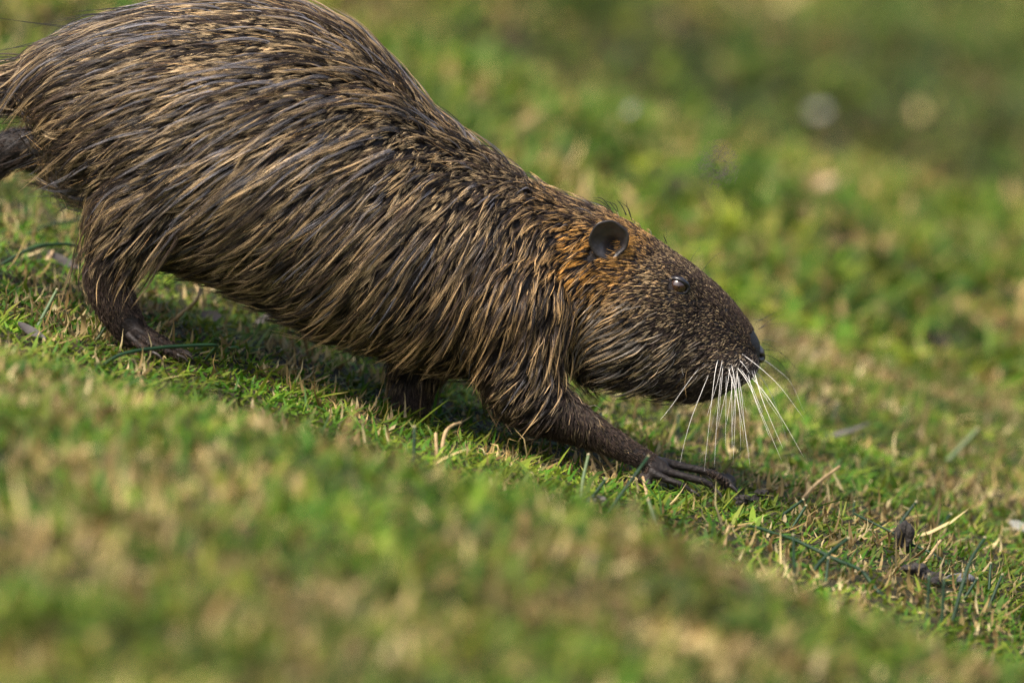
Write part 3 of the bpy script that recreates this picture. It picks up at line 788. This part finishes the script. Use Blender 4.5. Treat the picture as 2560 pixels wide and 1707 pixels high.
def make_ear(side):
    h, hn = surf(1398, 548, side)
    c0 = np.array(h) + np.array([0, 0.0088 * side, 0])
    # local frame: a along image x, b up; outline is a rounded cup
    NR, NT = 9, 36
    Vv, Ff = [], []
    for layer in (0, 1):
        for i in range(NR):
            r = (i + 0.35) / (NR - 0.65)
            for k in range(NT):
                th = 2 * math.pi * k / NT
                ox = 0.0132 * (1 + 0.06 * math.cos(2 * th)); oz = 0.0150 * (1 + 0.05 * math.sin(th) - 0.03 * math.cos(3 * th))
                wob = 1 + 0.035 * math.sin(3 * th + .8) + 0.02 * math.sin(7 * th) - 0.10 * math.exp(-((th - 5.3) / .35) ** 2)
                x, z = .95 * wob * ox * math.cos(th) * r, .95 * wob * oz * math.sin(th) * r
                # cup: rim stands out at the top and back, deep hollow at the lower front
                out = 0.0042 * r ** 2 + 0.0035 * (z / 0.0146) * r - 0.0022 * (x / 0.0132) * r
                out -= 0.0075 * math.exp(-((x - 0.0022) / 0.0058) ** 2 - ((z + 0.0040) / 0.0056) ** 2) * (1 - r ** 6)
                out += 0.0022 * math.exp(-((x + 0.0045) / 0.0022) ** 2 - ((z + 0.006) / 0.004) ** 2) * (1 - r ** 4)
                out += 0.0012 * math.exp(-((r - .93) / .06) ** 2)
                if i == NR - 1: out -= 0.0006
                out -= layer * 0.0011 * (1.0 if i < NR - 1 else 0.25)
                ca, sa = math.cos(0.16), math.sin(0.16)
                Vv.append(c0 + np.array([x * ca - z * sa, out * side, x * sa + z * ca]))
    nl = NR * NT
    for layer in (0, 1):
        for i in range(NR - 1):
            for k in range(NT):
                k2 = (k + 1) % NT
                q = (i * NT + k, i * NT + k2, (i + 1) * NT + k2, (i + 1) * NT + k)
                Ff.append(tuple(layer * nl + a for a in (q if layer == 0 else q[::-1])))
    for k in range(NT):
        k2 = (k + 1) % NT
        a = (NR - 1) * NT
        Ff.append((a + k, a + k2, nl + a + k2, nl + a + k))
    Ff.append(tuple(range(NT - 1, -1, -1))); Ff.append(tuple(nl + k for k in range(NT)))
    e = mesh_np('ear', Vv, Ff, M_EAR, animal)
    e['label'] = 'small round bare dark ear'
    # fine hairs on the ear
    pts = []
    for _ in range(260):
        th, r = rng.uniform(0, 2 * np.pi), rng.uniform(.25, 1.0)
        i = min(int(r * NR), NR - 1); k = int(th / (2 * np.pi) * NT) % NT
        b = np.array(Vv[i * NT + k]); d = np.array([-0.7 + rng.normal(0, .4), side * .5, rng.normal(-.1, .5)]); d /= np.linalg.norm(d)
        l = rng.uniform(.002, .006)
        pts.append([b, b + d * l * .5, b + d * l + np.array([0, 0, -.0006])])
    pts = np.array(pts)
    rad = np.full(pts.shape[:2], .00006); col = np.full(pts.shape, .1) * np.array([1, .8, .65])
    build_curves('ear_hair', pts, rad, col, M_FUR, e)
    tuft = []; tc = []
    for _ in range(420):
        th = rng.uniform(math.pi * .92, math.pi * 2.02); rr_ = rng.uniform(.95, 1.5)
        b = c0 + np.array([.0132 * rr_ * math.cos(th), -.006 * side, .0150 * rr_ * math.sin(th)])
        d = np.array([-.95, side * rng.uniform(.25, .7), rng.normal(.02, .25)]); d /= np.linalg.norm(d)
        l = rng.uniform(.006, .013)
        q = [b, b + d * l * .35, b + d * l * .7 + np.array([0, -side * .0006, -.0003]), b + d * l + np.array([0, -side * .002, -.0012])]
        tuft.append(q); k_ = math.exp(rng.normal(0, .35))
        tc.append([np.array([.05, .03, .015]) * k_] + [np.array([.55, .29, .07]) * k_] * 3)
    tuft = np.array(tuft)
    build_curves('fur', tuft, np.full(tuft.shape[:2], .00012) * np.array([1, 1, .8, .2])[None], np.array(tc), M_FUR, animal)
    return e
make_ear(-1); make_ear(1)

# nose pad with two nostrils
c = D(1741, 811, 0)
bm = bmesh.new(); bmesh.ops.create_icosphere(bm, subdivisions=5, radius=1)
Vv = []
for q in bm.verts:
    d = np.array(q.co)
    p0 = np.array([d[0] * 0.0046, d[1] * 0.0112, d[2] * 0.0064])
    for s in (-1, 1):
        nd = np.array([0.42, s * 0.82, -0.18]); nd /= np.linalg.norm(nd)
        w = math.exp(-((np.dot(d, np.array([0.9, 0, .4])) - np.dot(nd, np.array([0.9, 0, .4]))) / .30) ** 2 - ((d[2] - nd[2]) / .26) ** 2) * (1 if d[1] * s > .25 else 0)
        p0 = p0 * (1 - 0.75 * w)
    p0[0] -= 0.0012 * math.exp(-(d[1] / .12) ** 2) * (1 if d[2] < .3 else 0)
    p0[0] -= p0[2] * 0.25                                     # leans back with the bridge
    Vv.append(c + p0)
Ff = [tuple(q.index for q in f.verts) for f in bm.faces]; bm.free()
nose = mesh_np('nose', Vv, Ff, M_NOSE, animal); nose['label'] = 'bare dark nose pad with nostrils'

def claw(tip, prev):
    a, b = D(*tip[:3]), D(*prev[:3])
    d = a - b; d /= np.linalg.norm(d)
    l = 0.0065
    path = smooth_path([a - d * .002, a + d * l * .45 + np.array([0, 0, .0004]), a + d * l + np.array([0, 0, -.0016])], 8)
    Vv, Ff = tube_geo(path, [tip[3] * MM * 0.95, tip[3] * MM * .75, .0003], 8)
    mesh_np('claw', Vv, Ff, M_CLAW, animal)
for t in fore_fingers[:4] + hind_toes: claw(t[-1], t[-2])

def whisker(pts, y0, y1, r, mat, name='whisker'):
    q0 = P(1650 + pts[0][0] * .2124, 700 + pts[0][1] * .2124, 0)
    if y0 < 0:
        uu, vv = to_d(q0[None]); h, _n = surf(float(uu[0]), float(vv[0]), -1)
        if h is not None: y1 = h[1] + .0012 + (y1 - y0); y0 = h[1] + .0012
    ys = np.linspace(y0, y1, len(pts))
    path = smooth_path([P(1650 + a * .2124, 700 + b * .2124, y) for (a, b), y in zip(pts, ys)], 16)
    Vv, Ff = tube_geo(path, [r, r * .95, r * .7, r * .42, .00006], 6)
    mesh_np(name, Vv, Ff, mat, animal)
near = [
    [(630, 870), (400, 1110), (150, 1460), (0, 1650)], [(640, 965), (500, 1290), (330, 1750), (200, 2310)],
    [(700, 880), (650, 1080), (600, 1500), (520, 2250)], [(728, 975), (700, 1300), (660, 1800), (640, 2200)],
    [(768, 825), (800, 1020), (870, 1250), (935, 1560), (950, 2000)], [(808, 905), (870, 1130), (885, 1560), (860, 2150)],
    [(905, 915), (980, 990), (1060, 1100)], [(890, 1005), (1030, 1200), (1190, 1560), (1430, 2120)],
    [(880, 810), (1100, 970), (1290, 1130), (1450, 1300), (1700, 1640)], [(1080, 1150), (1250, 1350), (1440, 1640), (1690, 2080)],
    [(905, 1080), (960, 1350), (1000, 1760), (1060, 2200)], [(930, 1020), (1060, 1210), (1150, 1420), (1210, 1560)]]
for w in near: whisker(w, -.024, -.024 - R.uniform(.004, .03), .00025, M_WH)
for i in range(17):                        # finer ones fanning out below the lip
    a0, b0 = R.uniform(720, 1120), R.uniform(860, 1120)
    dx = (a0 - 860) * R.uniform(.8, 2.4) + R.uniform(-160, 160); ln = R.uniform(500, 1150)
    whisker([(a0, b0), (a0 + dx * .25, b0 + ln * .4), (a0 + dx * .8, b0 + ln)], -.016, -.016 + R.uniform(-.03, .02), R.uniform(.00014, .00024), M_WH)
for w in [[(1170, 900), (1350, 1030), (1540, 1210), (1700, 1560)], [(1040, 1000), (1230, 1200), (1380, 1520), (1500, 1900)], [(1100, 1010), (1200, 1260), (1300, 1500)]]:
    whisker(w, .010, .030, .00024, M_WH)
whisker([(520, 860), (350, 1000), (295, 1180), (310, 1390)], -.028, -.034, .00028, M_WT)
whisker([(700, 750), (400, 830), (265, 1000), (275, 1130)], -.028, -.036, .00016, M_WH)
whisker([(700, 760), (600, 840), (570, 960), (590, 1050)], -.028, -.033, .00014, M_WH)
for w in [[(1200, 735), (1350, 800), (1500, 920), (1640, 1080)], [(1200, 820), (1350, 830), (1480, 900), (1600, 1040)], [(1180, 868), (1350, 920), (1500, 1090), (1590, 1340), (1600, 1420)],
          [(1130, 500), (1260, 430), (1380, 370)], [(1160, 580), (1320, 460), (1480, 395)], [(1100, 463), (1190, 472), (1290, 490)], [(1160, 575), (1300, 520), (1520, 510)], [(1200, 705), (1320, 710), (1440, 742)], [(1140, 955), (1300, 1000), (1420, 1260)]]:
    whisker(w, .004, .03, .00018, M_WB)
for w in [[(1445, 640), (1470, 540), (1520, 470)], [(1500, 690), (1570, 610), (1640, 560)]]:     # brow bristles, in crop-of-head coordinates
    pass
for pts in [[(1586, 603), (1592, 588), (1610, 566)], [(1612, 622), (1640, 590), (1660, 578)], [(1525, 560), (1532, 540), (1528, 525)]]:
    path = smooth_path([D(a, b, .0) for a, b in pts], 10)
    Vv, Ff = tube_geo(path, [.00014, .0001, .00004], 5); mesh_np('whisker', Vv, Ff, M_WB, animal)

# ------------------------------------------------------------------ rush stems, straw, clods, leaves, feathers
def stem(pts, w, mode, label, group=None, mat=M_RUSH, cut=True, name='rush_stem'):
    """pts in photo pixels, the first is the end on the ground; mode up: stands in one plane, lie: lies on the ground"""
    g = ground_hit(*pts[0])
    if mode == 'up':
        q = [P(a, b, g[1] + 0.012 * i) for i, (a, b) in enumerate(pts)]
        q[0] = q[0] - np.array([0, 0, .004])
    else:
        q = [ground_hit(a, b) for a, b in pts]
        ym = np.mean([k[1] for k in q])
        q = [P(a, b, 0.5 * k[1] + 0.5 * ym) for (a, b), k in zip(pts, q)]
        q = [np.array([k[0], k[1], max(k[2], float(zg(k[0], k[1])) + w * .5)]) for k in q]
    n = max(8, 5 * len(pts)); path = smooth_path(q, n)
    Vv, Ff = tube_geo(path, [w, w, w * .92, w * .8], 8)
    o = mesh_np(name, Vv, Ff, mat, None)
    tag(o, label, {'rush_stem': 'stem', 'straw_stalk': 'straw'}[name], group)
    if cut:
        d = path[-1] - path[-2]; d /= np.linalg.norm(d)
        Vc, Fc = tube_geo([path[-1] - d * .0006, path[-1] + d * w * .5, path[-1] + d * w * .9], [w * .86, w * .9, w * .55], 8)
        c = mesh_np('cut_end', Vc, Fc, M_CUT); c.parent = o
    return o
GR = 'rush stems cut short in the grass'
W1 = .0011
stem([(2226, 1500), (2185, 1466), (2151, 1425), (2100, 1403), (2039, 1374), (1981, 1347), (1937, 1334), (1889, 1317), (1838, 1312)], .00125, 'up', 'long dark green rush arching low over the grass beyond the reaching hand', GR, cut=False)
stem([(1986, 1445), (1983, 1337)], W1, 'up', 'upright cut rush stub crossing the long arching rush', GR)
stem([(2018, 1434), (2060, 1395), (2120, 1346)], .0014, 'up', 'thick slanting rush crossing over the long arching rush', GR, M_RUSH)
stem([(2063, 1456), (2071, 1395)], W1, 'up', 'short upright rush stub under the thick slanting rush', GR)
stem([(1933, 1289), (2008, 1249)], W1, 'up', 'slanting cut rush next to the soil clods by the hand', GR)
stem([(1971, 1320), (2015, 1264)], W1, 'up', 'slanting cut rush just above the start of the long arching rush', GR)
stem([(2443, 1442), (2338, 1388), (2273, 1357), (2233, 1332), (2136, 1284)], .0009, 'up', 'thin straight rush lying behind the upright mud lump', GR, cut=False)
stem([(2131, 1290), (2136, 1255)], W1, 'up', 'very short upright rush stub at the tip of the thin lying rush', GR)
stem([(2375, 1560), (2403, 1473), (2426, 1402), (2462, 1344)], .0013, 'up', 'tallest leaning rush with a slight bend beside the grey stone', GR)
stem([(2353, 1572), (2360, 1446)], W1, 'up', 'upright rush stub standing between the tallest leaning rush and a duller stub', GR)
stem([(2316, 1560), (2323, 1436)], W1, 'up', 'dull upright rush stub in front of the flat mud lump', GR)
stem([(2471, 1480), (2477, 1408)], W1, 'up', 'upright rush stub crossed by a slanting one past the grey stone', GR)
stem([(2464, 1520), (2506, 1436)], W1, 'up', 'slanting rush stub crossing an upright one past the grey stone', GR)
stem([(2399, 1500), (2443, 1446)], W1, 'up', 'slanting rush stub leaning right out from the tallest rush', GR)
stem([(2233, 1317), (2290, 1255)], .0012, 'up', 'blurred slanting rush behind the upright mud lump', GR)
stem([(2331, 1320), (2377, 1286)], .0012, 'up', 'blurred slanting rush alone on the turf past the mud lumps', GR)
stem([(1486, 1112), (1504, 1069), (1502, 1034)], .0011, 'up', 'pale yellowish rush tip rising in front of the forearm', GR, M_RUSHP)
stem([(1504, 1287), (1593, 1180), (1621, 1141)], .0011, 'up', 'slanting green rush ending on the wrist', GR)
stem([(1457, 1259), (1514, 1198)], .0012, 'up', 'slanting dark rush below the forearm', GR)
stem([(1450, 1244), (1457, 1201), (1471, 1137)], .0012, 'up', 'pale green rush standing below the forearm', GR, M_RUSHP)
stem([(1695, 1090), (1696, 1034)], W1, 'up', 'short dark rush stub behind the white whiskers', GR)
stem([(1652, 1330), (1621, 1251)], .0013, 'up', 'blurred pale rush below the fingers', GR, M_RUSHP)
stem([(230, 918), (298, 888), (383, 871), (459, 865), (538, 863), (530, 880), (515, 900)], .00125, 'up', 'dark green rush bent over the hind toes', GR, cut=False)
stem([(46, 590), (115, 565), (230, 545)], .0011, 'up', 'thin dark rush touching the back of the thigh', GR, cut=False)
stem([(-20, 660), (77, 622), (153, 610), (199, 616)], .0012, 'up', 'curved dark rush behind the heel', GR, cut=False)
stem([(84, 820), (142, 725)], .0013, 'up', 'blurred brownish rush leaning left of the hind foot', GR, M_RUSHP)
stem([(230, 850), (298, 771)], .0010, 'up', 'pale cut rush slanting across the hind foot', GR, M_RUSHP)
stem([(1034, 1164), (1036, 1068)], .0012, 'up', 'upright rush stub below the far forepaw', GR)
stem([(2350, 1158), (2444, 1074)], .0017, 'up', 'blurred rush slanting up on the turf beyond the nose', GR, M_RUSHP)
stem([(2078, 1060), (2094, 1009)], .0016, 'up', 'blurred dark rush stub beyond the whiskers', GR)
GS = 'dry straw stalks in the grass'
for pts, lab in [([(1493, 1192), (1480, 1150), (1464, 1123)], 'pale straw hanging below the forearm next to the pale rush'), ([(1556, 1205), (1528, 1166), (1486, 1116)], 'tan straw blade curving down in front of the forearm'),
                 ([(1418, 1112), (1440, 1106), (1454, 1128)], 'short curled straw under the elbow'), ([(1650, 1190), (1663, 1172), (1671, 1152)], 'short straw tip in front of the knuckles'),
                 ([(1625, 1262), (1615, 1225), (1607, 1192)], 'whitish straw joint below the wrist'), ([(1811, 1372), (1815, 1340), (1823, 1314)], 'pale upright straw below the fingertips'),
                 ([(2301, 1408), (2330, 1380), (2352, 1350)], 'tan straw leaning over the flat mud lump'), ([(1100, 1135), (1112, 1085), (1130, 1064), (1152, 1057)], 'hooked straw below the belly by the far forepaw'),
                 ([(1093, 1146), (1089, 1082)], 'upright straw next to the hooked straw'), ([(406, 808), (486, 756), (501, 721)], 'brown bent straw ahead of the hind foot'), ([(503, 780), (501, 744), (484, 698)], 'pale straw standing under the belly'),
                 ([(1990, 1250), (2040, 1210), (2100, 1165)], 'long tan straw lying over the turf past the soil clods')]:
    stem(pts, .0012, 'up', lab, GS, M_STRAW, False, 'straw_stalk')

def lump(name, u, v, rx, rz, label, cat, mat, group=None, rough=.25, ry=None, seed=0, tilt=0.0, lift=.5):
    g = ground_hit(u, v + rz * .6); k = (g[1] - CAM[1]) / (-CAM[1])
    rxm, rzm = rx * PX * k, rz * PX * k; rym = ry if ry else (rxm + rzm) / 2
    bm = bmesh.new(); bmesh.ops.create_icosphere(bm, subdivisions=4, radius=1)
    r = np.random.default_rng(seed + 5); dirs = r.normal(0, 1, (14, 3)); dirs /= np.linalg.norm(dirs, axis=1)[:, None]; am = r.uniform(-1, 1, 14)
    Vv = []
    for q in bm.verts:
        d = np.array(q.co); f = 1 + rough * sum(a * max(0, d @ e) ** 6 for a, e in zip(am, dirs))
        f += .5 * rough * (float(vnoise(d[0] * 3 + d[1] * 2 + 20 + seed, d[2] * 3 - d[1] + 20, 1.0, 60)) - .5) + .45 * rough * (float(vnoise(d[0] * 8 + d[1] * 5 + 30 + seed, d[2] * 8 - d[1] * 3 + 30, 1.0, 61)) - .5)
        x, y, z = d[0] * rxm * f, d[1] * rym * f, d[2] * rzm * f
        c, s = math.cos(tilt), math.sin(tilt)
        Vv.append((g[0] + x * c - z * s, g[1] + y, g[2] + rzm * lift + x * s + z * c))
    Ff = [tuple(q.index for q in f.verts) for f in bm.faces]; bm.free()
    o = mesh_np(name, Vv, Ff, mat)
    return tag(o, label, cat, group)
GC = 'dark mud lumps on the grass'
lump('mud_lump', 1829, 1222, 26, 15, 'dark muddy clod right at the fingertips', 'mud', M_CLOD, GC, .9, lift=1.0, seed=1, tilt=-.7)
lump('mud_lump', 1852, 1253, 26, 12, 'low dark clod in the grass below the fingertip clod', 'mud', M_CLOD, GC, .9, lift=1.0, seed=2)
lump('mud_lump', 1900, 1246, 20, 17, 'dark clod furthest ahead of the reaching hand', 'mud', M_CLOD, GC, .9, lift=1.0, seed=3)
lump('mud_lump', 2287, 1428, 34, 20, 'flat dark mud lump behind the upright rush stubs', 'mud', M_CLOD, GC, .8, lift=.8, seed=4)
lump('mud_lump', 2335, 1452, 22, 16, 'small dark mud lump touching the flat one', 'mud', M_CLOD, GC, .8, lift=.8, seed=5)
ul = lump('mud_lump', 2256, 1350, 20, 42, 'tall upright dark mud lump stuck on the grass', 'mud', M_CLOD, GC, .55, seed=16, tilt=-.15, lift=.8)
lump('mud_lump', 2272, 1296, 10, 12, 'tiny dark mud bit on top of the upright mud lump', 'mud', M_CLOD, GC, .3, seed=7, lift=.3)
lump('mud_lump', 2345, 852, 42, 16, 'dark blurred clod alone on the turf beyond the nose', 'mud', M_CLOD, GC, .8, lift=.8, seed=8, tilt=-.45)
lump('stone', 2400, 1448, 36, 17, 'smooth grey stone half sunk beside the tall leaning rush', 'stone', M_STONE, None, .12, seed=9)

def leaf(name, u, v, ln, wd, ang, label, cat, mat, group=None, curl=.3, seed=0, raise_=0.003):
    """a thin curled leaf or feather with a mid rib, lying in the grass"""
    g = ground_hit(u, v); k = (g[1] - CAM[1]) / (-CAM[1]); l, w = ln * PX * k, wd * PX * k
    Vv, Ff = [], []; n = 9
    for layer in (0, 1):
        for i in range(n):
            t = i / (n - 1); half = w * .5 * (math.sin(math.pi * min(1, t * .92 + .06)) ** .7)
            for j in (-1, -.5, 0, .5, 1):
                x = (t - .5) * l; y = j * half
                z = curl * l * (t - .45) ** 2 + curl * .5 * abs(j) * half - (0 if abs(j) > .1 else .0006) - layer * .0005
                c, s = math.cos(ang), math.sin(ang)
                # tipped up towards the light
                Vv.append((g[0] + x * c, g[1] + y * .75 + x * .3 * s, g[2] + raise_ + x * s + abs(y) * .2 + y * .65 + z))
    for layer in (0, 1):
        for i in range(n - 1):
            for j in range(4):
                q = (i * 5 + j, i * 5 + j + 1, (i + 1) * 5 + j + 1, (i + 1) * 5 + j)
                Ff.append(tuple(layer * n * 5 + a for a in (q if layer == 0 else q[::-1])))
    o = mesh_np(name, Vv, Ff, mat)
    return tag(o, label, cat, group)
GL = 'dry leaf scraps in the grass'
leaf('dry_leaf', 532, 806, 60, 34, -.2, 'grey dry leaf scrap ahead of the hind toes', 'leaf', M_DRYLEAF, GL)
leaf('dry_leaf', 655, 815, 56, 26, .5, 'grey dry leaf scrap under the belly', 'leaf', M_DRYLEAF, GL)
leaf('dry_leaf', 160, 668, 90, 30, -.45, 'long grey dry leaf touching the heel', 'leaf', M_DRYLEAF, GL)
leaf('dry_leaf', 80, 845, 80, 32, -.5, 'blurred grey dry leaf on the bank below the hind foot', 'leaf', M_DRYLEAF, GL)
leaf('dry_leaf', 2090, 1098, 170, 14, .18, 'long grey dry leaf lying beyond the whiskers', 'leaf', M_DRYLEAF, GL)
leaf('dry_leaf', 1490, 1265, 50, 30, .1, 'pale grey scrap below the forearm', 'leaf', M_DRYLEAF, GL)
leaf('dry_leaf', 2062, 495, 52, 36, .3, 'tan dry leaf on the turf above the head', 'leaf', M_DRYTAN, GL, raise_=.012)
leaf('dry_leaf', 120, 660, 46, 26, .9, 'tan curled leaf scrap behind the heel', 'leaf', M_DRYTAN, GL)
GF = 'white feathers in the grass'
leaf('feather', 2047, 322, 46, 26, .1, 'white feather on the far turf above the tan leaf', 'feather', M_FEATH, GF, raise_=.016)
leaf('feather', 1578, 318, 36, 22, .4, 'whitish feather on the turf behind the neck', 'feather', M_FEATH, GF, raise_=.014)
leaf('feather', 2548, 1340, 54, 30, -.3, 'white feather by the rush stubs past the mud lumps', 'feather', M_FEATH, GF, raise_=.006)
